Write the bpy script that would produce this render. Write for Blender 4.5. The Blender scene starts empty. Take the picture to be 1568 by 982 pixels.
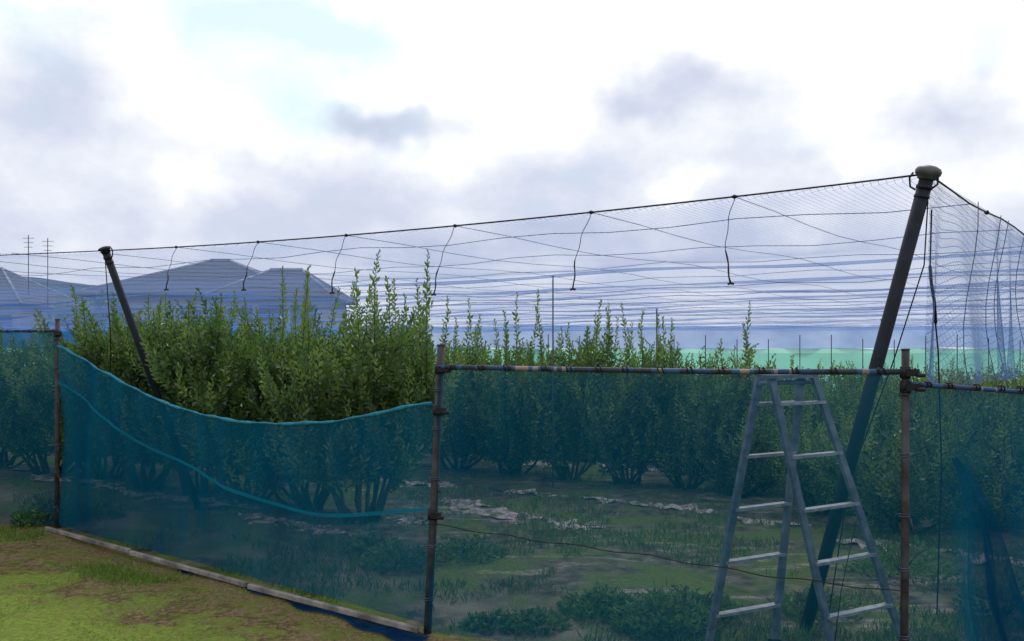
import bpy, math, random
import numpy as np
from mathutils import Vector, noise
random.seed(4); RNG=np.random.default_rng(7)
scene=bpy.context.scene
COL=scene.collection

# ------------------------------------------------------------------ helpers
class MB:
    def __init__(s): s.v=[]; s.f=[]; s.m=[]; s.sm=[]
    def tube(s,pts,r,n=6,mat=0,caps=True):
        pts=[Vector(p) for p in pts]; N=len(pts)
        if not hasattr(r,'__len__'): r=[r]*N
        b=len(s.v); ref=None
        for i,p in enumerate(pts):
            d=(pts[min(i+1,N-1)]-pts[max(i-1,0)])
            if d.length<1e-9: d=Vector((0,0,1))
            d.normalize()
            if ref is None:
                ref=Vector((0,0,1)) if abs(d.z)<.9 else Vector((1,0,0))
            a=d.cross(ref); 
            if a.length<1e-6: a=d.cross(Vector((0,1,0)))
            a.normalize(); c=a.cross(d).normalized(); ref=c
            for k in range(n):
                t=2*math.pi*k/n
                s.v.append(tuple(p+a*math.cos(t)*r[i]+c*math.sin(t)*r[i]))
        for i in range(N-1):
            for k in range(n):
                k2=(k+1)%n
                s.f.append((b+i*n+k,b+i*n+k2,b+(i+1)*n+k2,b+(i+1)*n+k)); s.m.append(mat); s.sm.append(True)
        if caps:
            s.f.append(tuple(b+k for k in range(n))[::-1]); s.m.append(mat); s.sm.append(False)
            s.f.append(tuple(b+(N-1)*n+k for k in range(n))); s.m.append(mat); s.sm.append(False)
    def bar(s,a,b_,w,h,mat=0,up=(0,0,1)):
        a=Vector(a); b_=Vector(b_); d=(b_-a).normalized()
        x=d.cross(Vector(up)).normalized(); y=x.cross(d).normalized()
        b=len(s.v)
        for p in (a,b_):
            for sx,sy in ((-1,-1),(1,-1),(1,1),(-1,1)):
                s.v.append(tuple(p+x*sx*w/2+y*sy*h/2))
        for q in ((0,3,2,1),(4,5,6,7),(0,1,5,4),(1,2,6,5),(2,3,7,6),(3,0,4,7)):
            s.f.append(tuple(b+i for i in q)); s.m.append(mat); s.sm.append(False)
    def poly(s,pts,mat=0):
        b=len(s.v); s.v+= [tuple(p) for p in pts]; s.f.append(tuple(range(b,b+len(pts)))); s.m.append(mat); s.sm.append(False)
    def grid(s,fn,nu,nv,mat=0):
        b=len(s.v)
        for j in range(nv+1):
            for i in range(nu+1): s.v.append(tuple(fn(i/nu,j/nv)))
        for j in range(nv):
            for i in range(nu):
                q=b+j*(nu+1)+i
                s.f.append((q,q+1,q+nu+2,q+nu+1)); s.m.append(mat); s.sm.append(True)
    def leaves(s,pos,dr,L,W,mat=0):
        pos=np.asarray(pos,float); dr=np.asarray(dr,float); N=len(pos)
        if N==0: return
        dr/= np.linalg.norm(dr,axis=1)[:,None]+1e-9
        rv=RNG.normal(size=(N,3)); rv[:,2]*=.35
        sd=np.cross(dr,rv); sd[:,2]*=.6; sd/=np.linalg.norm(sd,axis=1)[:,None]+1e-9
        nn=np.cross(sd,dr)
        L=np.asarray(L)*np.ones(N); W=np.asarray(W)*np.ones(N)
        L=L[:,None]; W=W[:,None]
        a=pos; l=pos+dr*L*.5+sd*W/2+nn*W*.22; t=pos+dr*L-nn*L*.12; r=pos+dr*L*.5-sd*W/2+nn*W*.22
        V=np.stack([a,l,t,r],1).reshape(-1,3)
        b=len(s.v); s.v+=V.tolist()
        for i in range(N):
            q=b+4*i; s.f.append((q,q+2,q+1)); s.f.append((q,q+3,q+2))
        s.m+=[mat]*(2*N); s.sm+=[False]*(2*N)
    def mesh(s,name,mats):
        me=bpy.data.meshes.new(name); me.from_pydata(s.v,[],s.f)
        for m in mats: me.materials.append(m)
        me.polygons.foreach_set('material_index',s.m); me.polygons.foreach_set('use_smooth',s.sm)
        me.update(); return me
    def obj(s,name,mats,parent=None):
        o=bpy.data.objects.new(name,s.mesh(name,mats)); COL.objects.link(o)
        if parent: o.parent=parent
        return o
def empty(name):
    o=bpy.data.objects.new(name,None); COL.objects.link(o); o.empty_display_size=.2; return o
def lerp(a,b,t): return a+(b-a)*t
def interp(x,xs,ys): return float(np.interp(x,xs,ys))

class NT:
    def __init__(s,tree): s.t=tree; s.n=tree.nodes; s.l=tree.links
    def node(s,typ,**kw):
        n=s.n.new(typ)
        for k,v in kw.items(): setattr(n,k,v)
        return n
    def put(s,sock,v):
        if isinstance(v,bpy.types.NodeSocket): s.l.new(v,sock)
        else: sock.default_value=v
    def m(s,op,a,b=0.0,c=None,clamp=False):
        n=s.node('ShaderNodeMath',operation=op); n.use_clamp=clamp
        s.put(n.inputs[0],a); s.put(n.inputs[1],b)
        if c is not None: s.put(n.inputs[2],c)
        return n.outputs[0]
    def noise(s,vec,scale,detail=4,rough=.55,out=0,dist=0):
        n=s.node('ShaderNodeTexNoise'); s.put(n.inputs['Scale'],scale); n.inputs['Detail'].default_value=detail
        n.inputs['Roughness'].default_value=rough; n.inputs['Distortion'].default_value=dist
        if vec is not None: s.l.new(vec,n.inputs['Vector'])
        return n.outputs[out]
    def ramp(s,f,stops,interp='LINEAR'):
        n=s.node('ShaderNodeValToRGB'); cr=n.color_ramp; cr.interpolation=interp
        while len(cr.elements)<len(stops): cr.elements.new(.5)
        for e,(p,c) in zip(cr.elements,stops):
            e.position=p; e.color=(c,c,c,1) if not hasattr(c,'__len__') else (*c,1)
        s.put(n.inputs[0],f); return n.outputs[0]
    def mix(s,f,a,b,mode='MIX'):
        n=s.node('ShaderNodeMix',data_type='RGBA',blend_type=mode)
        s.put(n.inputs[0],f)
        s.put(n.inputs[6],a if isinstance(a,bpy.types.NodeSocket) else (*a,1)); s.put(n.inputs[7],b if isinstance(b,bpy.types.NodeSocket) else (*b,1))
        return n.outputs[2]
    def scale(s,vec,sc):
        n=s.node('ShaderNodeVectorMath',operation='MULTIPLY'); s.l.new(vec,n.inputs[0]); n.inputs[1].default_value=sc; return n.outputs[0]
def newmat(name):
    m=bpy.data.materials.new(name); m.use_nodes=True; m.node_tree.nodes.clear()
    t=NT(m.node_tree); out=t.node('ShaderNodeOutputMaterial'); return m,t,out
def pmat(name,col,rough=.6,metal=0,var=.25,scale=8,col2=None,bump=0):
    m,t,out=newmat(name)
    tc=t.node('ShaderNodeTexCoord').outputs['Object']
    f=t.noise(tc,scale,4)
    c2=col2 or tuple(c*(1-var) for c in col)
    c1=tuple(min(1,c*(1+var*.6)) for c in col)
    c=t.mix(t.ramp(f,[(.35,0.),(.65,1.)]),c2,c1)
    p=t.node('ShaderNodeBsdfPrincipled'); t.put(p.inputs['Base Color'],c)
    p.inputs['Metallic'].default_value=metal; p.inputs['Specular IOR Level'].default_value=.22
    t.put(p.inputs['Roughness'],t.m('MULTIPLY_ADD',f,.25,rough-.12))
    if bump:
        b=t.node('ShaderNodeBump'); b.inputs['Strength'].default_value=bump; b.inputs['Distance'].default_value=.01
        t.l.new(t.noise(tc,scale*6,3),b.inputs['Height']); t.l.new(b.outputs[0],p.inputs['Normal'])
    t.l.new(p.outputs[0],out.inputs[0]); return m
def leafmat(name,ca,cb,cc):
    m,t,out=newmat(name)
    g=t.node('ShaderNodeNewGeometry'); oi=t.node('ShaderNodeObjectInfo')
    r=g.outputs['Random Per Island']
    c=t.ramp(r,[(0,ca),(.5,cb),(1,cc)])
    c=t.mix(t.m('MULTIPLY',oi.outputs['Random'],.4),c,tuple((x*.8) for x in cc))
    d=t.node('ShaderNodeBsdfDiffuse'); t.put(d.inputs['Color'],c)
    gl=t.node('ShaderNodeBsdfGlossy'); gl.inputs[0].default_value=(.9,.95,1,1); gl.inputs['Roughness'].default_value=.38
    mg=t.node('ShaderNodeMixShader'); mg.inputs[0].default_value=.07; t.l.new(d.outputs[0],mg.inputs[1]); t.l.new(gl.outputs[0],mg.inputs[2])
    tr=t.node('ShaderNodeBsdfTranslucent'); t.put(tr.inputs[0],t.mix(1.0,c,(1.4,1.6,.7),'MULTIPLY'))
    mx=t.node('ShaderNodeMixShader'); mx.inputs[0].default_value=.38
    t.l.new(mg.outputs[0],mx.inputs[1]); t.l.new(tr.outputs[0],mx.inputs[2]); t.l.new(mx.outputs[0],out.inputs[0]); return m
def netmat(name,col,T,grid=None,col2=None,vary=.12,transl=.5,streak=(1,1,1),nscale=3.,cmin=.04):
    """sheer woven net: coverage rises with grazing angle as the threads overlap"""
    m,t,out=newmat(name)
    g=t.node('ShaderNodeNewGeometry'); pos=g.outputs['Position']
    dp=t.node('ShaderNodeVectorMath',operation='DOT_PRODUCT'); t.l.new(g.outputs['Normal'],dp.inputs[0]); t.l.new(g.outputs['Incoming'],dp.inputs[1])
    cs=t.m('MAXIMUM',t.m('ABSOLUTE',dp.outputs['Value']),cmin)
    if vary:
        n1=t.noise(t.scale(pos,streak),nscale,2)
        Tn=t.m('ADD',T,t.m('MULTIPLY',t.m('SUBTRACT',n1,.5),-vary),clamp=True)
    else: Tn=T
    through=t.m('POWER',Tn,t.m('DIVIDE',1.0,cs))
    if grid:
        per,w=grid
        sp=t.node('ShaderNodeSeparateXYZ'); t.l.new(pos,sp.inputs[0])
        x,y,z=sp.outputs
        h=t.m('ADD',y,z)
        a=t.m('LESS_THAN',t.m('FRACT',t.m('DIVIDE',t.m('ADD',x,h),per)),w)
        b=t.m('LESS_THAN',t.m('FRACT',t.m('DIVIDE',t.m('SUBTRACT',x,h),per)),w)
        gg=t.m('SUBTRACT',1.0,t.m('MULTIPLY',t.m('MAXIMUM',a,b),.8))
        through=t.m('MULTIPLY',through,gg)
    cov=t.m('SUBTRACT',1.0,through,clamp=True)
    c=t.mix(t.ramp(n1,[(.3,0.),(.7,1.)]),col,col2 or tuple(x*.75 for x in col)) if vary else (*col,1)
    d=t.node('ShaderNodeBsdfDiffuse'); t.put(d.inputs[0],c)
    tr=t.node('ShaderNodeBsdfTranslucent'); t.put(tr.inputs[0],c)
    mm=t.node('ShaderNodeMixShader'); mm.inputs[0].default_value=transl
    t.l.new(d.outputs[0],mm.inputs[1]); t.l.new(tr.outputs[0],mm.inputs[2])
    tp=t.node('ShaderNodeBsdfTransparent'); mx=t.node('ShaderNodeMixShader')
    t.l.new(cov,mx.inputs[0]); t.l.new(tp.outputs[0],mx.inputs[1]); t.l.new(mm.outputs[0],mx.inputs[2]); t.l.new(mx.outputs[0],out.inputs[0])
    return m

# ------------------------------------------------------------------ camera
cam=bpy.data.cameras.new('camera'); co=bpy.data.objects.new('camera',cam); COL.objects.link(co)
co.location=(0,0,1.7); co.rotation_euler=(math.radians(90),0,0)
cam.sensor_width=36; cam.lens=28.24; cam.shift_y=.031; cam.clip_end=3000; cam.clip_start=.05
scene.camera=co
scene.view_settings.view_transform='Standard'; scene.view_settings.look='None'; scene.view_settings.exposure=0

# ------------------------------------------------------------------ world
w=bpy.data.worlds.new('World'); scene.world=w; w.use_nodes=True; w.node_tree.nodes.clear()
t=NT(w.node_tree); out=t.node('ShaderNodeOutputWorld')
dirv=t.node('ShaderNodeTexCoord').outputs['Generated']
warp=t.noise(dirv,5,4,.6,out=1)
wv=t.node('ShaderNodeVectorMath',operation='MULTIPLY_ADD'); t.l.new(warp,wv.inputs[0]); wv.inputs[1].default_value=(.20,.20,.15); wv.inputs[2].default_value=(-.10,-.10,-.075)
ad=t.node('ShaderNodeVectorMath',operation='ADD'); t.l.new(dirv,ad.inputs[0]); t.l.new(wv.outputs[0],ad.inputs[1])
sp=t.node('ShaderNodeSeparateXYZ'); t.l.new(ad.outputs[0],sp.inputs[0])
X,Y,Z=sp.outputs
hl=t.m('SQRT',t.m('ADD',t.m('MULTIPLY',X,X),t.m('MULTIPLY',Y,Y)))
A=t.m('ARCTAN2',X,Y); E=t.m('DIVIDE',Z,t.m('MAXIMUM',hl,.05))
cb=t.node('ShaderNodeCombineXYZ'); t.l.new(A,cb.inputs[0]); t.l.new(E,cb.inputs[1]); AE=cb.outputs[0]
def blob(u,v,su,sv):
    a=math.atan((u-784)/1230); e=(540-v)/1230*math.cos(a); kx=1230/su/math.cos(a); ky=1230/sv
    n=t.node('ShaderNodeVectorMath',operation='MULTIPLY_ADD'); t.l.new(AE,n.inputs[0]); n.inputs[1].default_value=(kx,ky,0); n.inputs[2].default_value=(-a*kx,-e*ky,0)
    q=t.node('ShaderNodeVectorMath',operation='DOT_PRODUCT'); t.l.new(n.outputs[0],q.inputs[0]); t.l.new(n.outputs[0],q.inputs[1])
    return t.m('POWER',.3679,q.outputs['Value'])
val=t.ramp(t.m('MULTIPLY',E,1.6),[(0,.74),(.12,.66),(.22,.52),(.34,.62),(.46,.80),(.6,.95),(1,1.)])
for (u,v,su,sv,am) in [
  (640,110,150,60,.3),(800,130,110,70,.35),(1290,60,200,80,.3),(1050,30,300,40,.3),
  (970,135,110,50,-.36),(1090,160,100,50,-.25),(590,185,130,28,-.42),
  (1470,140,80,55,-.36),(40,140,120,60,-.22),(180,60,80,35,-.10),(250,80,50,50,.35),(380,130,90,45,.35),
  (650,240,70,40,.22),(300,285,80,30,.25),(1290,230,90,35,.25),(1040,285,50,18,.25),(470,210,60,35,.2),
  (330,190,120,30,.18),(820,260,140,40,-.08),(560,330,200,35,-.05),(170,370,200,30,.08),(1250,340,60,30,.15),(1500,280,110,60,.15)]:
    val=t.m('MULTIPLY_ADD',blob(u,v,su,sv),am,val)
n2=t.noise(t.scale(dirv,(1,1,1.6)),7,5,.58)
val=t.m('MULTIPLY_ADD',t.m('SUBTRACT',n2,.5),.72,val)
cc=t.ramp(val,[(0,(.47,.52,.70)),(.3,(.55,.60,.77)),(.5,(.67,.72,.87)),(.70,(.90,.93,1.0)),(.86,(1.12,1.12,1.12))])
gap=blob(330,15,170,55)
for (u,v,su,sv,am) in [(520,40,120,45,1.),(420,140,90,50,.8),(290,90,50,60,.7),(460,190,60,40,.4),(1060,8,160,22,.6),(1500,50,90,40,.5),(20,40,60,40,.4),(1310,130,40,30,.3)]:
    gap=t.m('MULTIPLY_ADD',blob(u,v,su,sv),am,gap)
gap=t.m('MULTIPLY_ADD',t.m('SUBTRACT',n2,.5),-1.6,gap)
gap=t.ramp(gap,[(.1,0.),(.95,.62)])
sky=t.node('ShaderNodeTexSky'); sky.sky_type='NISHITA'; sky.sun_disc=False
sky.sun_elevation=math.radians(52); sky.sun_rotation=math.radians(20)
b1=t.node('ShaderNodeBackground'); t.l.new(sky.outputs[0],b1.inputs[0]); b1.inputs[1].default_value=.15
b2=t.node('ShaderNodeBackground'); t.put(b2.inputs[0],cc); b2.inputs[1].default_value=1.0
b3=t.node('ShaderNodeBackground'); b3.inputs[0].default_value=(.66,.97,1.06,1)   # sunlit high haze in the gaps
mh=t.node('ShaderNodeMixShader'); mh.inputs[0].default_value=.75; t.l.new(b1.outputs[0],mh.inputs[1]); t.l.new(b3.outputs[0],mh.inputs[2])
mx=t.node('ShaderNodeMixShader'); t.l.new(gap,mx.inputs[0]); t.l.new(b2.outputs[0],mx.inputs[1]); t.l.new(mh.outputs[0],mx.inputs[2])
t.l.new(mx.outputs[0],out.inputs[0])
w.cycles.sampling_method='MANUAL'; w.cycles.sample_map_resolution=256
sun=bpy.data.lights.new('sun','SUN'); sun.energy=1.5; sun.angle=math.radians(12); sun.color=(1,.95,.88)
so=bpy.data.objects.new('sun',sun); COL.objects.link(so)
el=math.radians(52); az=math.radians(20)
sd=Vector((math.sin(az)*math.cos(el),math.cos(az)*math.cos(el),math.sin(el)))
so.rotation_euler=sd.to_track_quat('Z','Y').to_euler(); so.location=(3,10,20)

# ------------------------------------------------------------------ ground
m_ground,t,out=newmat('ground_mat')
pos=t.node('ShaderNodeNewGeometry').outputs['Position']
sp=t.node('ShaderNodeSeparateXYZ'); t.l.new(pos,sp.inputs[0]); X,Y,Z=sp.outputs
d=t.m('SUBTRACT',t.m('ADD',t.m('MULTIPLY',X,.592),t.m('MULTIPLY',Y,.805)),3.616)
nA=t.noise(pos,1.3,4,.6); nB=t.noise(pos,6,4,.6); nC=t.noise(pos,32,3,.7)
# outside: moss lawn and bare dirt strip along the fence
moss=t.mix(t.ramp(nC,[(.3,0.),(.7,1.)]),(.09,.135,.026),(.19,.25,.06))
moss=t.mix(t.ramp(nB,[(.50,0.),(.72,.7)]),moss,(.15,.13,.055))
dirt=t.mix(t.ramp(nC,[(.3,0.),(.7,1.)]),(.08,.06,.035),(.22,.17,.10))
dirt=t.mix(t.ramp(nB,[(.46,0.),(.60,.8)]),dirt,(.11,.14,.035))
om_raw=t.m('ADD',t.m('MULTIPLY',nA,1.3),t.m('ADD',t.m('MULTIPLY',nB,.6),t.m('MULTIPLY',d,-.5)))
om=t.m('MULTIPLY',t.m('SUBTRACT',om_raw,1.27),6.0,clamp=True)
outc=t.mix(om,dirt,moss)
edge=t.m('SUBTRACT',1.0,t.m('MULTIPLY',t.m('ABSOLUTE',t.m('SUBTRACT',om_raw,1.26)),30.0),clamp=True)
outc=t.mix(t.m('MULTIPLY',edge,.6),outc,(.04,.03,.018))
# inside: weedy soil
soil=t.mix(t.ramp(nB,[(.35,0.),(.65,1.)]),(.04,.045,.036),(.14,.14,.11))
grs=t.mix(nC,(.035,.07,.02),(.13,.18,.055))
inc=t.mix(t.ramp(nA,[(.42,0.),(.56,1.)]),grs,soil)
per=t.m('FRACT',t.m('DIVIDE',t.m('SUBTRACT',d,.4),3.5))   # row strips
band=t.ramp(per,[(.22,0.),(.3,1.),(.82,1.),(.9,0.)])
rot=t.node('ShaderNodeMapping'); t.l.new(pos,rot.inputs[0]); rot.inputs['Rotation'].default_value=(0,0,math.radians(36)); rot.inputs['Scale'].default_value=(.5,2.2,1)
nM=t.noise(rot.outputs[0],1.5,5,.68,dist=.8)
pale=t.m('MULTIPLY',t.ramp(nM,[(.54,0.),(.60,.8)]),band)
pale=t.m('MULTIPLY',pale,t.ramp(nC,[(.35,.1),(.55,1.)]))
inc=t.mix(pale,inc,t.mix(t.ramp(nB,[(.35,0.),(.65,1.)]),(.15,.14,.13),(.36,.33,.32)))
lane=t.ramp(d,[(.0,0.),(.25,.0),(.5,1.),(1.0,0.)])
inc=t.mix(t.m('MULTIPLY',lane,t.ramp(nA,[(.4,0.),(.55,.75)])),inc,(.20,.19,.16))
c=t.mix(t.ramp(d,[(0.0,0.),(.02,1.)]),outc,inc)
far=t.ramp(t.m('DIVIDE',Y,100.0),[(.38,0.),(.45,1.)]); c=t.mix(far,c,(.06,.09,.035))
p=t.node('ShaderNodeBsdfDiffuse'); t.put(p.inputs['Color'],c)
b=t.node('ShaderNodeBump'); b.inputs['Strength'].default_value=1.0; b.inputs['Distance'].default_value=.05
t.put(b.inputs['Height'],t.m('ADD',t.m('MULTIPLY',nC,.5),t.m('ADD',nB,t.m('MULTIPLY',om,.5)))); t.l.new(b.outputs[0],p.inputs['Normal']); t.l.new(p.outputs[0],out.inputs[0])
def gz(x,y):
    if y>30 or abs(x)>30: return 0
    return .035*noise.noise(Vector((x*.8,y*.8,0)))+.018*noise.noise(Vector((x*3,y*3,4)))-.01
xs=np.concatenate([[-1500,-400,-100,-40],np.arange(-30,-8,1.),np.arange(-8,6,.12),np.arange(6,31,1.),[40,100,400,1500]])
ys=np.concatenate([[-1500,-300,-50,-5],np.arange(0,2.5,.5),np.arange(2.5,12,.12),np.arange(12,31,1.),[40,100,400,1500]])
g=MB(); g.grid(lambda u,v:(xs[round(u*(len(xs)-1))],ys[round(v*(len(ys)-1))],gz(xs[round(u*(len(xs)-1))],ys[round(v*(len(ys)-1))])),len(xs)-1,len(ys)-1)
g.obj('ground',[m_ground])

# ------------------------------------------------------------------ materials
m_steel=pmat('galvanised_weathered',(.045,.045,.052),.6,0,.5,9,col2=(.024,.018,.019),bump=.3)
m_pole=pmat('pole_paint',(.011,.015,.026),.65,0,.4,12,bump=.2)
m_cap=pmat('cap_plastic',(.085,.085,.095),.45,0,.3,20)
m_wire=pmat('wire_black',(.012,.012,.018),.5,0,.3,30)
m_rope=pmat('rope_grey',(.07,.08,.12),.8,0,.3,40)
m_hem=pmat('hem_teal_rope',(.015,.17,.28),.8,0,.3,25,bump=.4)
m_alu=pmat('aluminium',(.13,.16,.22),.45,.1,.4,14)
m_rung_lit=pmat('aluminium_rung_highlight',(.28,.31,.36),.45,.1,.3,20)  # lighter than the rail aluminium: rung highlights put into the colour
m_board=pmat('batten_wood',(.20,.185,.18),.8,0,.5,7,bump=.6)
m_bark=pmat('bark',(.05,.04,.032),.9,0,.5,18,bump=.6)
m_mulch=pmat('mulch_fabric',(.34,.31,.33),.9,0,.5,14,col2=(.09,.085,.08),bump=.6)
m_tape,t,out=newmat('rail_taped')
pos=t.node('ShaderNodeNewGeometry').outputs['Position']; sp=t.node('ShaderNodeSeparateXYZ'); t.l.new(pos,sp.inputs[0])
vn=t.node('ShaderNodeTexNoise',noise_dimensions='1D'); t.l.new(t.m('MULTIPLY',sp.outputs[0],1.0),vn.inputs['W']); vn.inputs['Scale'].default_value=5.5; vn.inputs['Detail'].default_value=1
c=t.ramp(vn.outputs[0],[(0,(.015,.04,.14)),(.42,(.02,.025,.05)),(.52,(.02,.08,.2)),(.6,(.26,.18,.17)),(.67,(.015,.05,.16))],'CONSTANT')
c=t.mix(t.ramp(t.noise(pos,40,3),[(.4,0.),(.7,.4)]),c,(.05,.05,.06))
p=t.node('ShaderNodeBsdfPrincipled'); t.put(p.inputs['Base Color'],c); p.inputs['Roughness'].default_value=.5; p.inputs['Specular IOR Level'].default_value=.25; t.l.new(p.outputs[0],out.inputs[0])
leaf_a=leafmat('leaf_mature',(.032,.074,.024),(.056,.120,.036),(.10,.175,.055))
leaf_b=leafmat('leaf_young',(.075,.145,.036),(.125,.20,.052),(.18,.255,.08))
leaf_w=leafmat('weed_leaf',(.03,.08,.018),(.055,.12,.03),(.09,.17,.045))
m_net_fence=netmat('shade_net_teal',(.003,.120,.205),.63,col2=(.002,.070,.15),vary=.28,streak=(1,1,.35),nscale=2.2)
m_net_blue=netmat('shade_net_blue',(.004,.05,.15),.42,col2=(.004,.025,.09),vary=.25,streak=(2,2,.3),nscale=3)
m_net_roof=netmat('bird_net',(.16,.27,.60),.972,grid=(.055,.08),vary=0,transl=.6)
m_net_curt=netmat('curtain_net',(.14,.24,.5),.93,grid=(.05,.08),vary=.08,transl=.6,streak=(4,4,.3),nscale=1.5)
m_bunch=netmat('bunched_net',(.10,.24,.62),.66,vary=0,transl=.6)
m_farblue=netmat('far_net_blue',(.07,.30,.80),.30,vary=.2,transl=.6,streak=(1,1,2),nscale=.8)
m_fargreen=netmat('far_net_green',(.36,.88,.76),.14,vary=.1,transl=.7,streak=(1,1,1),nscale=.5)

# ------------------------------------------------------------------ net house: poles, wires, roof
def cable(s):     # near edge cable
    x=-4+6.33*s; y=7.9-3.4*s; z=2.7-.06*4*s*(1-s)
    return Vector((x,y,z))
R=Vector((1.9,2.15,0)).normalized(); Cd=Vector((6.33,-3.4,0)).normalized(); INW=Vector((3.4,6.33,0)).normalized()
nodes=[.142,.286,.421,.565,.717,.851]
def pole(name,base,top,r,cap):
    e=empty(name)
    b=MB(); b.tube([base,tuple(Vector(base).lerp(Vector(top),.5)),top],r,16)
    b.obj('shaft',[m_pole],e)
    d=(Vector(top)-Vector(base)).normalized(); tp=Vector(top)
    b=MB(); k=r/.04
    prof=[(-.035,.044),(-.03,.052),(-.012,.058),(-.006,.070),(.014,.074),(.032,.064),(.044,.040),(.05,.006)] if cap else [(-.03,.046),(0,.05),(.02,.07),(.035,.06),(.045,.02)]
    b.tube([tp+d*z*k for z,_ in prof],[q*k for _,q in prof],20)
    b.obj('cap',[m_cap if cap else m_pole],e)
    b=MB(); c=tp-d*.09*k
    b.tube([c,c+d*.02],r*1.16,14); b.tube([c-d*.05,c-d*.035],r*1.12,14)
    for sx in (-1,1):
        b.tube([c+Cd*sx*r*1.1,c+Cd*sx*r*1.8+Vector((0,0,.02)),c+Cd*sx*r*1.9+Vector((0,0,.07)),c+Cd*sx*r*1.4+Vector((0,0,.1))],.006,6)
    b.obj('clamp',[m_wire],e)
    return e
pole('net_support_pole',(1.83,5.02,-.05),(2.33,4.5,2.70),.038,True)
pole('net_support_pole',(-3.42,8.8,-.05),(-4.0,7.9,2.70),.036,False)
for (x,y,h,r) in [(.52,10.2,2.66,.009),(3.1,17.2,2.62,.016),(6.9,15,2.3,.014),(-9,12.5,2.7,.016)]:
    b=MB(); b.tube([(x,y,-.05),(x,y,h)],r,8); b.tube([(x,y,h),(x,y,h+.015)],r*1.7,8); b.obj('net_post',[m_rope])

b=MB()
b.tube([cable(i/30) for i in range(31)],.006,5)
b.tube([(-4,7.9,2.7),(-5.4,8.05,2.66),(-7,8.2,2.67),(-12,8.8,2.68)],.005,5)
redge=[Vector((2.33,4.5,2.70))+R*k-Vector((0,0,.03*math.sin(k/2.2*math.pi)**2)) for k in np.arange(0,42,.5)]
b.tube(redge,.006,5)
for s in nodes:
    c=cable(s); b.tube([c-Cd*.02,c,c+Cd*.02],[.006,.015,.006],6)
b.tube([redge[3]-R*.02,redge[3],redge[3]+R*.02],[.006,.018,.006],6)
b.obj('edge_cable',[m_wire])
b=MB()
for s in nodes+[-.01,-.15,-.3,-.45]:
    c=cable(s) if s>0 else Vector((-4+6.33*s,7.9+ -.3*s,2.68))
    b.tube([c+R*k-Vector((0,0,.05*math.sin(k/3.6*math.pi)**2)) for k in np.arange(0,34,.6)],.0024,4)
offs=[.95,2.4,3.6,5.2,6.8,8.6,10.5,12.5,15,18,21,24.5,28]
for i,o in enumerate(offs):
    q=Vector((2.33,4.5,2.69))+R*o/ (R.dot(INW))
    b.tube([q-Cd*k-Vector((0,0,.04*math.sin(k/1.9*math.pi+o)**2+.03*noise.noise(Vector((k*.4,o,5))))) for k in np.arange(0,46,.5)],.003 if i<4 else .005,4)
b.obj('roof_rope',[m_rope])
b=MB()
for i,o in enumerate([4.1,5.9,7.6,9.5,11.3,13.4,15.8,18.5,22,26]):
    q=Vector((2.33,4.5,2.67))+R*o/ (R.dot(INW))
    ks=np.arange(0,48,.5)
    b.tube([q-Cd*k-Vector((0,0,.02+.09*noise.noise(Vector((k*.35,o,0))))) for k in ks],[.008+.028*max(0,.35+noise.noise(Vector((k*.5,o,3)))) for k in ks],6,caps=False)
b.obj('bunched_net',[m_bunch])
b=MB()
ends=[(-.09,2.28),(-.13,2.24),(-.12,2.18),(-.16,2.13),(-.12,2.13),(-.02,2.13)]
for s,(dx,ze) in zip(nodes,ends):
    c=cable(s); h=c.z-ze
    pts=[c+Vector((dx*q**1.1-.035*math.sin(q*math.pi)+.006*math.sin(q*17+s*9),.03*math.sin(q*3),-h*q)) for q in np.linspace(0,1,14)]
    b.tube(pts[:10],.0025,5); b.tube(pts[8:],[.0045,.006,.0045,.006,.005,.007],6)
    e=pts[-1]; b.tube([e-Vector((.018,0,.005)),e,e+Vector((.02,0,-.003))],.008,6)
b.obj('hanging_cord',[m_wire])
b=MB(); tp=Vector((2.33,4.5,2.55))
b.tube([tp,tp+Vector((.03,.1,-.35)),tp+Vector((-.05,.3,-.9)),(2.1,5.0,.9),(2.05,5.2,0)],.004,5)
b.tube([tp+Vector((.02,0,-.05)),(2.42,4.65,2.2),(2.52,4.75,1.7),(2.62,4.9,1.0),(2.75,5.2,0)],.005,5)
b.tube([(2.42,4.65,2.2),(2.43,4.655,2.1),(2.46,4.68,2.0),(2.485,4.71,1.87)],.009,6)
b.tube([(-4,7.9,2.6),(-4.15,8.3,1.9),(-4.3,8.6,1.2),(-4.4,8.9,0)],.005,5)
b.obj('guy_rope',[m_wire])

# roof net
def nearp(s):
    if s<.3: q=s/.3; return Vector((lerp(-14,-4,q),lerp(9,7.9,q),2.69))
    q=(s-.3)/.7; return cable(q)
def roof(u,v):
    a=nearp(u)
    f=Vector((lerp(-44,2.33+1.9*13,u),lerp(38,4.5+2.15*13,u),2.66))
    t=v**1.5
    p=a.lerp(f,t)
    d=(p-cable(1)).dot(INW)
    if t>.002: p.z-= .05*abs(math.sin(d*.9))+.05*abs(noise.noise(Vector((p.x*.35,p.y*.5,0))))
    return p
b=MB(); b.grid(roof,90,110); b.obj('roof_net',[m_net_roof])
def curt(u,v):
    k=u*20+0.02; q=Vector((2.33,4.5,2.695))+R*k
    wv=.05*math.sin(k*9+math.sin(k*3)*2)*(v)+.08*noise.noise(Vector((k*1.3,v*.6,2)))*v
    return Vector((q.x+wv*.8,q.y-wv*.6,2.695-1.2*v))
b=MB(); b.grid(curt,240,8)
for k in (1.05,1.75,2.05,2.9,4.2):
    q=Vector((2.33,4.5,2.69))+R*k
    b.tube([q+Vector((.05*math.sin(v*5+k),.03*math.sin(v*4),-1.3*v)) for v in np.linspace(0,1,9)],.003,5,mat=1)
b.obj('side_curtain_net',[m_net_curt,m_rope])
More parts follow.
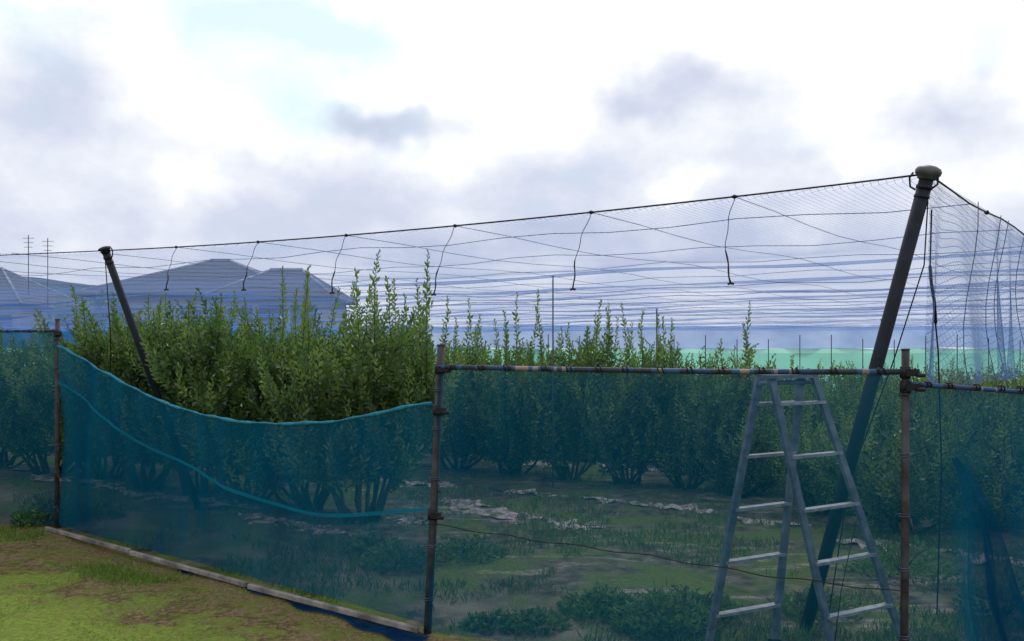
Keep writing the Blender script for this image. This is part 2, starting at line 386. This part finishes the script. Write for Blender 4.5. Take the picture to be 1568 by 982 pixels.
e=empty('far_windbreak_fence')
def fb(u,v): 
    x=lerp(-44,34,u); return Vector((x,33.5+.08*math.sin(x*2.2),lerp(2.78,1.86,v)+.06*noise.noise(Vector((x*.3,0,v)))))
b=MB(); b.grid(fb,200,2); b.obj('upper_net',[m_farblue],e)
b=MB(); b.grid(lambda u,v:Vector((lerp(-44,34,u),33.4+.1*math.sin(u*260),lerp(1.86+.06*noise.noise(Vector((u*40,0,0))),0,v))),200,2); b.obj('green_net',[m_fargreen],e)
b=MB()
for x in np.arange(-44,34,1.3): b.tube([(x,33.2,0),(x,33.2,2.2+.25*math.sin(x*3)**2)],.018,5)
b.obj('posts',[m_pole],e)

# ------------------------------------------------------------------ perimeter fence
def fpost(x0,x1,y,h,r=.026,clamp_z=None):
    e=empty('fence_post'); b=MB()
    b.tube([(x0,y,-.06),(lerp(x0,x1,.5)+.004,y,h*.5),(x1,y,h)],r,14); b.tube([(x1,y,h),(x1,y,h+.008)],r*1.1,14); b.obj('tube',[m_steel],e)
    b=MB()
    for z in clamp_z or []:
        xx=lerp(x0,x1,z/h)
        b.tube([(xx,y,z-.03),(xx,y,z+.03)],r*1.35,14); b.bar((xx-.01,y-r*1.2,z),(xx+.05,y-r*1.6,z),.03,.035)
        b.tube([(xx+.02,y-r*2.2,z),(xx+.02,y+.02,z)],.008,6)
        b.tube([(xx+.03,y-.05,z-.012),(xx+.07,y-.05,z-.012)],.011,6)
    b.obj('clamp',[m_wire],e)
    b=MB()
    for z in np.arange(.25,h-.1,.31):
        z+=random.uniform(-.08,.08); xx=lerp(x0,x1,z/h)
        b.tube([(xx+r*1.25*math.cos(a),y+r*1.25*math.sin(a),z+.012*a/6.28) for a in np.linspace(0,12.6,20)],.003,4)
        b.tube([(xx+r,y-r,z),(xx+r+.015,y-r-.01,z-.05-.03*random.random())],.003,4)
    b.obj('ties',[m_rope],e)
fpost(-4.36,-4.35,7.69,2.01,.022,[1.88])
fpost(-.515,-.428,4.86,1.74,.024,[1.60,1.35,.72])
fpost(1.925,1.935,3.95,1.71,.019,[1.60,1.53])
fpost(4.3,4.3,5.0,1.5,.022,[])
fpost(-8.4,-8.4,8.15,2.0,.022,[])

def rail(name,pts,r=.017):
    e=empty(name); b=MB(); b.tube(pts,r,12); b.obj('tube',[m_tape],e)
    b=MB(); tot=(Vector(pts[-1])-Vector(pts[0])).length
    k=.1
    while k<tot:
        c=Vector(pts[0]).lerp(Vector(pts[-1]),k/tot); d=(Vector(pts[-1])-Vector(pts[0])).normalized()
        up=Vector((0,0,1)); sdv=d.cross(up)
        b.tube([c+(up*math.cos(a)+sdv*math.sin(a))*r*1.2+d*.004*a for a in np.linspace(0,9.4,16)],.004,4)
        k+=.13+.1*random.random()
    b.obj('lashing',[m_wire],e)
rail('fence_rail',[(-.46,4.84,1.612),(.3,4.56,1.603),(1.1,4.26,1.597),(1.96,3.93,1.604)],.0145)
rail('fence_rail',[(1.95,3.93,1.545),(2.74,4.3,1.487),(4.3,5.0,1.42)],.012)
rail('fence_rail',[(-4.34,7.66,1.905),(-6.3,7.9,1.90),(-8.4,8.15,1.9)],.013)
SV=[0,.2,.4,.6,.8,.9,1]; TOP=[1.79,1.50,1.263,1.169,1.215,1.30,1.416]; SEAM=[1.45,1.12,.847,.653,.576,.65,.79]
def smooth_prof(s,ys):
    return sum(interp(min(1,max(0,s+d)),SV,ys)*wt for d,wt in ((-.08,.15),(-.04,.2),(0,.3),(.04,.2),(.08,.15)))
def panel2(s,v):
    x=-4.35+3.87*s; y=7.69-2.83*s
    zt=smooth_prof(s,TOP); z=lerp(zt,.045,v)
    k=.05*math.sin(v*math.pi)*math.sin(s*14+v*3)+.09*noise.noise(Vector((s*5,v*1.6,1)))*(v*(1-v)*4)+.02*noise.noise(Vector((s*22,v*3,6)))
    return Vector((x+k*.59,y+k*.8,z))
b=MB(); b.grid(panel2,140,30)
b.obj('sagging_fence_net',[m_net_fence])
b=MB()
pts=[panel2(s,0)+Vector((-.004,-.006,.003*math.sin(s*60))) for s in np.linspace(0,1,80)]
b.tube(pts,[.010+.003*math.sin(i*1.7)+.003*math.sin(i*.45) for i in range(80)],8)
b.obj('net_hem',[m_hem])
b=MB()
def seam(s,dz=0):
    z=smooth_prof(s,SEAM)+dz; zt=smooth_prof(s,TOP); v=(zt-z)/(zt-.045); return panel2(s,v)+Vector((-.008,-.011,0))
b.grid(lambda s,v:seam(s,.012-.026*v+.006*math.sin(s*31)),80,1); b.obj('net_seam',[netmat('seam_net',(.01,.20,.32),.35,vary=.3)])
def panel2b(s,v):
    p=seam(s); z=lerp(p.z,.03,v); q=panel2(s,(smooth_prof(s,TOP)-z)/(smooth_prof(s,TOP)-.045)); k=.05+.03*math.sin(s*23+v*2)
    return Vector((q.x+k*.59,q.y+k*.8,z))
b=MB(); b.grid(panel2b,90,14); b.obj('inner_fence_net',[netmat('inner_net',(.005,.07,.15),.86,vary=.1,streak=(1,1,.4))])
def panel3(s,v):
    x=-.44+2.375*s -.07*v*(1-s); y=4.84-.9*s
    k=.035*math.sin(s*19+1.5*math.sin(v*4))*v*(1.1-v)+.07*noise.noise(Vector((s*4,v*1.5,7)))*(v*(1-v)*4)+.02*noise.noise(Vector((s*18,v*2,6)))
    return Vector((x+k*.35,y+k*.93,lerp(1.60,.02,v)))
b=MB(); b.grid(panel3,120,24); b.obj('fence_net',[m_net_fence])
def panel4(s,v):
    x=1.95+4.4*s; y=3.95+2.0*s
    k=.04*math.sin(s*60+2*math.sin(v*3))*v+.08*noise.noise(Vector((s*9,v*1.5,9)))*v
    return Vector((x-k*.4,y+k*.9,lerp(lerp(1.54,1.36,s),.02,v)))
b=MB(); b.grid(panel4,120,20); b.obj('fence_net',[m_net_fence])
def panel1(s,v):
    x=-4.36-5.5*s; y=7.67+.66*s
    k=.04*math.sin(s*30+2*math.sin(v*3))*v+.07*noise.noise(Vector((s*7,v*1.5,4)))*v
    return Vector((x+k*.1,y+k,lerp(1.9,.04,v)))
b=MB(); b.grid(panel1,90,16); b.obj('fence_net',[m_net_fence])
def drape(u,v):
    z=lerp(1.15,0.0,v); cx=lerp(2.30,2.62,v**.8)+.03*math.sin(v*7); wd=lerp(.03,.5,v**.9)
    x=cx+(u-.2)*wd; y=4.02+.47*(x-1.95)+.03*math.sin(u*11+v*2)*(.3+v)+.03*noise.noise(Vector((u*6,v*3,3)))
    return Vector((x,y,z))
b=MB(); b.grid(drape,70,20)
def skirt(s,v):     # spare net lying on the ground outside the batten
    q=.45+.55*s; x=-4.35+3.87*q; y=7.62-2.83*q-.03; wd=(.03+.13*s**2)*(1+1.1*noise.noise(Vector((s*9,0,0))))
    x-=.59*wd*v; y-=.8*wd*v
    return Vector((x,y,gz(x,y)+.012+.03*abs(noise.noise(Vector((s*14,v*3,1))))*(1-v*.8)))
b.grid(skirt,90,10)
b.obj('gathered_net',[m_net_blue])
b=MB()
pp=[(0,.673),(.25,.63),(.5,.60),(.75,.55),(1,.53)]
b.tube([Vector((-.5+2.43*s,4.83-.91*s-.015,np.interp(s,[q[0] for q in pp],[q[1] for q in pp])+.006*math.sin(s*40))) for s in np.linspace(0,1,40)],.003,5)
b.tube([(1.72,4.02,.85),(1.66,4.05,.5),(1.60,4.05,.02)],.0025,4)
b.obj('loose_wire',[m_wire])
b=MB()
L=[Vector((-4.42,7.62,.03)),Vector((-3.2,6.73,.035)),Vector((-3.18,6.70,.03)),Vector((-1.9,5.75,.035)),Vector((-1.88,5.735,.03)),Vector((-.56,4.80,.04))]
for i in (0,2,4): b.bar(L[i],L[i+1],.03,.035)
o=b.obj('wooden_batten',[m_board]); bv=o.modifiers.new('b','BEVEL'); bv.width=.004

# torn mulch fabric lying along the rows
b=MB(); rd=Vector((.84,-.545,0)); nd=Vector((.545,.84,0))
for i,(x,y,l,wd) in enumerate([(-5.3,10.35,.9,.3),(-4.3,9.6,1.1,.28),(-4.2,11.9,1.,.4),(-3.2,11.2,1.1,.35),(-7,11.7,1.,.3),(-6.2,10.8,.8,.3),(-1.9,7.7,.8,.22),(-2.5,8.15,.7,.25),(-1.1,8.1,.5,.25),
        (-.17,8.6,1.0,.30),(-.55,9.1,.6,.2),(.62,8.0,.55,.24),(1.2,9.1,.8,.22),(1.9,8.75,.6,.2),(.2,9.7,.9,.2),(-3.2,9.0,.9,.2),(2.6,8.0,.6,.22),(3.2,7.1,.7,.25),(3.9,6.6,.6,.25),(.4,12.3,1.2,.4),(1.8,11.9,1.,.35),(-1.3,10.4,1.2,.3)]):
    def sheet(u,v,i=i,x=x,y=y,l=l,wd=wd):
        a=(u-.5)*l*1.25; ed=1+1.5*noise.noise(Vector((u*8,i*3.7,0))); ed2=1+1.5*noise.noise(Vector((u*8,i*3.7,9)))
        tp=(1-abs(2*u-1)**2)
        c=(v-.5)*wd*1.25*tp*(ed if v>.5 else ed2)
        q=Vector((x,y,0))+rd*a+nd*(c+.10*noise.noise(Vector((u*3,i,2))))
        q.z=gz(q.x,q.y)+.004+.045*max(-.2,noise.noise(Vector((u*7,v*3,i*2.1)))+.05); return q
    b.grid(sheet,30,8)
b.obj('mulch_fabric',[m_mulch])

# ------------------------------------------------------------------ stepladder
e=empty('stepladder')
def lad(near_foot,near_top,far_foot,far_top,nr,nm):
    nf,nt_,ff,ft=map(Vector,(near_foot,near_top,far_foot,far_top))
    b=MB(); up=(ff-nf).normalized()
    b.bar(nf,nt_,.022,.043,up=up); b.bar(ff,ft,.022,.043,up=up); b.obj(nm+'_rails',[m_alu],e)
    b=MB()
    for i in range(nr):
        q=(i+.85)/(nr+.35)
        b.bar(nf.lerp(nt_,q),ff.lerp(ft,q),.045,.016)
    b.obj(nm+'_rungs',[m_rung_lit],e)
    b=MB()
    for f,tq in ((nf,nt_),(ff,ft)):
        d=(tq-f).normalized(); b.bar(f-d*.01,f+d*.05,.035,.062,up=up)
    b.obj(nm+'_feet',[m_wire],e)
lad((1.06,4.40,.01),(1.36,4.42,1.56),(1.50,4.60,.01),(1.655,4.60,1.56),5,'left_ladder')
lad((1.76,4.36,.01),(1.42,4.40,1.56),(2.25,4.60,.01),(1.73,4.60,1.56),5,'right_ladder')
b=MB(); b.bar((1.385,4.41,1.565),(1.70,4.60,1.565),.12,.02); b.tube([(1.35,4.38,1.53),(1.72,4.60,1.53)],.012,8); b.obj('hinge_top',[m_alu],e)

# ------------------------------------------------------------------ bushes
def bush_mesh(seed,H=2.3,Rr=.8,low=.5,nc=7,ns=26,tall=2,Ll=.062,spc=.0165,crown=.66,spread=.85,tmin=.45):
    rnd=random.Random(seed); b=MB(); ps=[];ds=[];Ls=[];yps=[];yds=[];yLs=[]
    def shoot(st,h,L,upw,rad,young):
        N=8; pts=[]
        for i in range(N+1):
            q=i/N
            pts.append(st+h*L*(.75*q*(1-.35*q))*(1-upw)+Vector((0,0,1))*L*(q*upw+(1-upw)*(.15*q+.55*q*q))+Vector((noise.noise(st*3+Vector((q*2,0,0))),noise.noise(st*3+Vector((0,q*2,5))),0))*.12*q)
        b.tube(pts[::2],[rad,rad*.8,rad*.6,rad*.45,rad*.3],4,caps=False)
        n=int(L/spc); ang=rnd.random()*6
        for k in range(n):
            q=.06+.94*k/n; j=min(N-1,int(q*N)); f=q*N-j
            p=pts[j].lerp(pts[j+1],f); tg=(pts[j+1]-pts[j]).normalized()
            ang+=2.4; sd=tg.cross(Vector((1,.2,0))).normalized(); s2=tg.cross(sd)
            dv=tg*(.5+.9*q**3)+(sd*math.cos(ang)+s2*math.sin(ang))*(1.0-.3*q)
            if rnd.random()<.08: continue
            l=(Ll if q<.85 else Ll*.7)*(.75+.5*rnd.random())
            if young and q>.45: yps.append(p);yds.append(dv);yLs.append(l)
            else: ps.append(p);ds.append(dv);Ls.append(l)
    for c in range(nc):
        a=c*2.4+rnd.uniform(-.4,.4); o=Vector((math.cos(a),math.sin(a),0)); rr=Rr*rnd.uniform(.2,.95)
        ht=H*crown*rnd.uniform(.80,1.04)*(1-.28*(rr/Rr)**2); bs=o*rnd.uniform(.03,.2); pts=[]
        for i in range(9):
            q=i/8
            pts.append(bs+o*rr*q**spread+Vector((rnd.uniform(-.03,.03),rnd.uniform(-.03,.03),ht*q)))
        b.tube(pts,[.022-.016*i/8 for i in range(9)],6)
        for k in range(ns):
            q=rnd.uniform(low,1.0); j=min(7,int(q*8)); st=pts[j].lerp(pts[j+1],q*8-j)
            aa=rnd.uniform(0,6.283); h=(Vector((math.cos(aa),math.sin(aa),0))+o*.25).normalized()
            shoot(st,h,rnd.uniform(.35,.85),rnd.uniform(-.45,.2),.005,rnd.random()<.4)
        nt=tall if tall>=1 else (1 if rnd.random()<tall else 0)
        for k in range(nt):
            q=rnd.uniform(.85,1.0); j=min(7,int(q*8)); st=pts[j].lerp(pts[j+1],q*8-j)
            aa=rnd.uniform(0,6.283); h=Vector((math.cos(aa),math.sin(aa),0))
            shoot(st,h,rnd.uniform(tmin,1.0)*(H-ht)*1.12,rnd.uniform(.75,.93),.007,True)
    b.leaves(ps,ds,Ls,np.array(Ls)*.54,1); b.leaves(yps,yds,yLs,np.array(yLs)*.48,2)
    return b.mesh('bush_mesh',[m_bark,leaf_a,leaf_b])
near=[bush_mesh(i,2.58,1.2,.20,14,40,.7,.072,.018,.75,.85,.3) for i in (11,12,13)]
tallb=bush_mesh(17,2.75,1.0,.28,13,38,1,.072,.018,.70,.85,.7)
mid=[bush_mesh(i,2.5,1.05,.12,11,27,1,.075,.021,.68,.8,.4) for i in (21,22,23)]
low=[bush_mesh(i,2.0,1.05,.06,11,22,1,.075,.023,.64) for i in (31,32)]
def place(me,x,y,s=1,sz=1,rz=None):
    o=bpy.data.objects.new('blueberry_bush',me); COL.objects.link(o)
    o.location=(x,y,-.02); o.rotation_euler=(0,0,random.uniform(0,6.28) if rz is None else rz); o.scale=(s,s,s*sz)
place(tallb,-1.5,8.1,.98,1.0)
for i,(x,y,s,sz) in enumerate([(-2.2,8.75,.98,.97),(-3.0,9.1,1.0,1.0),(-3.75,9.75,1.05,.96),(-4.6,10.1,1.0,1.0),(-5.5,10.8,1.0,.88),(-6.5,11.3,1.0,.87),(-7.6,12.,1.,.87),(-9.0,12.8,1.,.87)]):
    place(near[i%3],x,y,s,sz)
for i,(x,y,s,sz) in enumerate([(2.2,10.1,.85,1.12),(1.5,10.5,.85,1.15),(.75,10.9,.88,1.16),(0,11.3,.9,1.02),(-.8,11.8,.95,1.02),(-1.6,12.2,1.,1.05),(-2.6,12.8,1.,1.02),(-3.8,13.4,1,1),(-5.6,14.2,1,1),(-8,15.6,1,1),
     (1.0,13.6,.95,.9),(-.2,14.2,1,.9),(-1.5,15,1,.95),(-3,16.5,1,.9),(-5,18,1,.9),(-11,16,1,.9),(-13,18,1,.9)]):
    place(mid[i%3],x,y,s,sz)
for i,(x,y,s,sz) in enumerate([(3.1,11.2,.9,.97),(3.9,10.9,.9,.86),(4.7,10.6,.88,.9),(5.6,10.4,.88,.9),(6.6,10.2,.88,.9),(7.6,9.9,.9,.9),(2.4,13.2,.9,.95),(3.4,13.0,.9,.9),(4.5,13.,.9,.9),(5.7,12.7,.9,.95),(7.,12.5,.9,.9),(8.5,12.5,.9,.9),(2.2,15.2,.95,1.),(3.6,15.2,.95,.95),
     (5.0,15.4,.9,.95),(6.5,15.4,.9,.95),(8.4,15.5,.9,.95),(10.4,15.5,.9,.95),(2.,18,.9,1.),(4.,18,.9,.95),(6,18,.9,.95),(8.2,18.5,.9,.95),(11,19,.9,.95),(13.5,20,.9,.95),
     (3.75,7.7,.8,.9),(4.6,7.9,.8,.85),(5.4,8.4,.8,.9),(3.3,8.6,.7,.85),(2.75,9.6,.75,.9)]):
    place(low[i%2],x,y,s,sz)
b=MB()
N=9000
px=RNG.uniform(-30,30,N); py=RNG.uniform(22,31,N); pz=RNG.uniform(.0,1.0,N)+.15*np.sin(px*2.3)
b.leaves(np.stack([px,py,pz],1),RNG.normal(size=(N,3))+[0,0,.6],.16,.09,0)
b.obj('orchard_foliage',[leaf_a])
b=MB(); N=7000
px=RNG.uniform(-32,-12.5,N); hh=3.0+1.1*np.sin(px*.9)+.5*np.sin(px*2.7+1); pz=RNG.uniform(0,1,N)**.6*hh; py=RNG.uniform(36,38,N)
b.leaves(np.stack([px,py,pz],1),RNG.normal(size=(N,3))+[0,0,.3],.3,.2,0); b.obj('distant_trees',[leaf_a])

# ------------------------------------------------------------------ weeds & grass
def inside(x,y): return .592*x+.805*y-3.616
b=MB(); P=[];D=[];L=[]
k=0
while k<18000:
    y=4+8*random.random()**1.4; x=random.uniform(-.62,.66)*y
    if inside(x,y)<.05: continue
    q=noise.noise(Vector((x*.9,y*.9,3)))+.5*noise.noise(Vector((x*3,y*3,8)))
    if q<-.02+.25*random.random(): continue
    P.append((x,y,gz(x,y)-.005)); D.append((random.gauss(0,.45),random.gauss(0,.45),1)); L.append(random.uniform(.03,.10)); k+=1
b.leaves(P,D,L,.008,0)
P=[];D=[];L=[]
for k in range(2600):
    cx,cy=random.choice([(-3.1,6.25),(-2.95,6.1),(-3.3,6.4),(-4.5,7.4),(-2.7,6.0),(-4.9,7.6)])
    x=random.gauss(cx,.13); y=random.gauss(cy,.09)
    P.append((x,y,gz(x,y)-.005)); D.append((random.gauss(0,.5),random.gauss(0,.5),1)); L.append(random.uniform(.02,.06))
b.leaves(P,D,L,.007,1)
P=[];D=[];L=[]
for k in range(20000):
    y=random.uniform(4.4,7.6); x=random.uniform(-.66,.0)*y
    if inside(x,y)>-.1: continue
    q=noise.noise(Vector((x*2.2,y*2.2,3)))+.1*-inside(x,y)
    if q<.0+.3*random.random(): continue
    P.append((x,y,gz(x,y)-.004)); D.append((random.gauss(0,.8),random.gauss(0,.8),1)); L.append(random.uniform(.008,.028))
b.leaves(P,D,L,.005,1)
b.obj('grass',[leaf_w,leafmat('grass_bright',(.08,.15,.02),(.12,.20,.03),(.17,.25,.055))])
def weed(x,y,r,h,n):
    b=MB(); P=[];D=[];L=[]
    for k in range(n):
        a=random.uniform(0,6.28); q=random.random()**.6; px=r*q*math.cos(a); py=r*q*math.sin(a)*.8
        P.append((px,py,random.uniform(0,h)*(1-.6*q*q)*(.75+.5*noise.noise(Vector((px*6+x,py*6,0)))))); D.append((random.gauss(px/r,.6),random.gauss(py/r,.6),.6)); L.append(random.uniform(.03,.06))
    b.leaves(P,D,L,np.array(L)*.5,0)
    for k in range(14):
        a=random.uniform(0,6.28); b.tube([(0,0,0),(r*.4*math.cos(a),r*.4*math.sin(a),h*.7)],.003,4,mat=1)
    o=b.obj('weed_clump',[leaf_w,m_bark]); o.location=(x,y,-.01)
for q in [(.95,4.95,.32,.25,1500),(.62,5.3,.3,.16,900),(1.2,5.2,.25,.22,800),(-4.55,7.95,.35,.42,1600),(-4.3,8.2,.3,.3,800),(-.9,6.4,.3,.22,700),(-.4,6.7,.35,.2,700),(-1.2,6.9,.25,.2,400),(.15,5.0,.2,.1,400),(-.15,4.98,.15,.12,300),(2.0,5.3,.3,.15,500),(3.0,6.2,.4,.3,700),(3.2,5.2,.3,.25,500)]:
    weed(*q)

# ------------------------------------------------------------------ houses and hill
m_roof,t,out=newmat('roof_tiles')
pos=t.node('ShaderNodeNewGeometry').outputs['Position']; sp=t.node('ShaderNodeSeparateXYZ'); t.l.new(pos,sp.inputs[0])
fr=t.m('FRACT',t.m('MULTIPLY',sp.outputs[2],4.0))
c=t.mix(t.ramp(fr,[(0,0.),(.35,1.)]),(.03,.035,.045),(.13,.15,.18)); c=t.mix(t.m('MULTIPLY',t.noise(pos,3,3),.6),c,(.08,.09,.115))
p=t.node('ShaderNodeBsdfDiffuse'); t.put(p.inputs['Color'],c); t.l.new(p.outputs[0],out.inputs[0])
m_ridge=pmat('ridge_tile',(.26,.28,.32),.8,0,.3,3)
m_wall=pmat('render_wall',(.36,.33,.29),.85,0,.12,2); m_glass=pmat('window_glass',(.03,.04,.06),.1,0,.2,2); m_trim=pmat('trim',(.12,.12,.13),.5,0,.1,4)
def hip(e,nm,cx,cy,w,dp,ez,rz,rh,ov=.5):
    b=MB()
    x0,x1,y0,y1=cx-w/2+ov,cx+w/2-ov,cy-dp/2+ov,cy+dp/2-ov
    for a,c2 in (((x0,y0),(x1,y0)),((x1,y0),(x1,y1)),((x1,y1),(x0,y1)),((x0,y1),(x0,y0))):
        b.poly([(a[0],a[1],0),(c2[0],c2[1],0),(c2[0],c2[1],ez-.02),(a[0],a[1],ez-.02)])
    b.obj(nm+'_walls',[m_wall],e)
    x0,x1,y0,y1=cx-w/2,cx+w/2,cy-dp/2,cy+dp/2; r0,r1=(cx-rh,cy,rz),(cx+rh,cy,rz)
    b=MB(); E0=[(x0,y0,ez),(x1,y0,ez),(x1,y1,ez),(x0,y1,ez)]
    b.poly([E0[0],E0[1],r1,r0]); b.poly([E0[1],E0[2],r1]); b.poly([E0[2],E0[3],r0,r1]); b.poly([E0[3],E0[0],r0])
    b.poly([(p[0],p[1],p[2]-.003) for p in E0][::-1]); b.obj(nm+'_roof',[m_roof],e)
    b=MB()
    b.tube([r0,r1],.12,6)
    for a,r in ((E0[0],r0),(E0[1],r1),(E0[2],r1),(E0[3],r0)): b.tube([a,r],.08,6)
    b.obj(nm+'_ridge_tiles',[m_ridge],e)
    b=MB()
    for i in range(4): b.tube([Vector(E0[i])-Vector((0,0,.08)),Vector(E0[(i+1)%4])-Vector((0,0,.08))],.08,6)
    b.obj(nm+'_gutter',[m_trim],e)
    b=MB(); c=MB()
    for k in range(3):
        xx=lerp(cx-w/2+ov+1,cx+w/2-ov-1,k/2)
        for zz in (1.4,3.4):
            if zz+.6<ez: b.bar((xx-.6,cy-dp/2+ov-.03,zz),(xx+.6,cy-dp/2+ov-.03,zz),.05,1.1,0); c.bar((xx-.7,cy-dp/2+ov-.05,zz-.6),(xx+.7,cy-dp/2+ov-.05,zz-.6),.12,.06,0)
    b.obj(nm+'_windows',[m_glass],e); c.obj(nm+'_sills',[m_trim],e)
e=empty('tiled_roof_house')
hip(e,'main',-15.6,43,11.0,8.5,4.6,6.6,.5); hip(e,'wing',-11.4,40.6,6.0,6,4.4,5.85,.8)
e=empty('neighbour_house')
hip(e,'main',-38,52,18,9,4.6,7.1,5.0)
b=MB()
for x,h in ((-30.1,9.0),(-28.9,8.8)):
    b.tube([(x,50,4.5),(x,50,h)],.025,5)
    for k in range(3): b.tube([(x-.35+.05*k,50,h-.2-.28*k),(x+.35-.05*k,50,h-.2-.28*k)],.014,4)
b.obj('tv_antenna',[m_wire],e)
m_hill=pmat('hill_forest_hazed',(.05,.09,.11),1,0,.5,.08,col2=(.025,.05,.06))  # forest green with blue distance haze mixed into the colour
def hz(x):
    return max(0,interp(x,[-420,-300,-200,-170,-150,-120,60],[46,42,34,27,19,9,0]))+2.5*noise.noise(Vector((x*.07,0,0)))+1.2*noise.noise(Vector((x*.3,0,2)))
b=MB(); b.grid(lambda u,v:Vector((lerp(-500,60,u),lerp(300,420,v),hz(lerp(-500,60,u))*math.sin(min(1,v*1.6)*math.pi/2)**.6-.5)),300,14)
b.obj('hill',[m_hill])
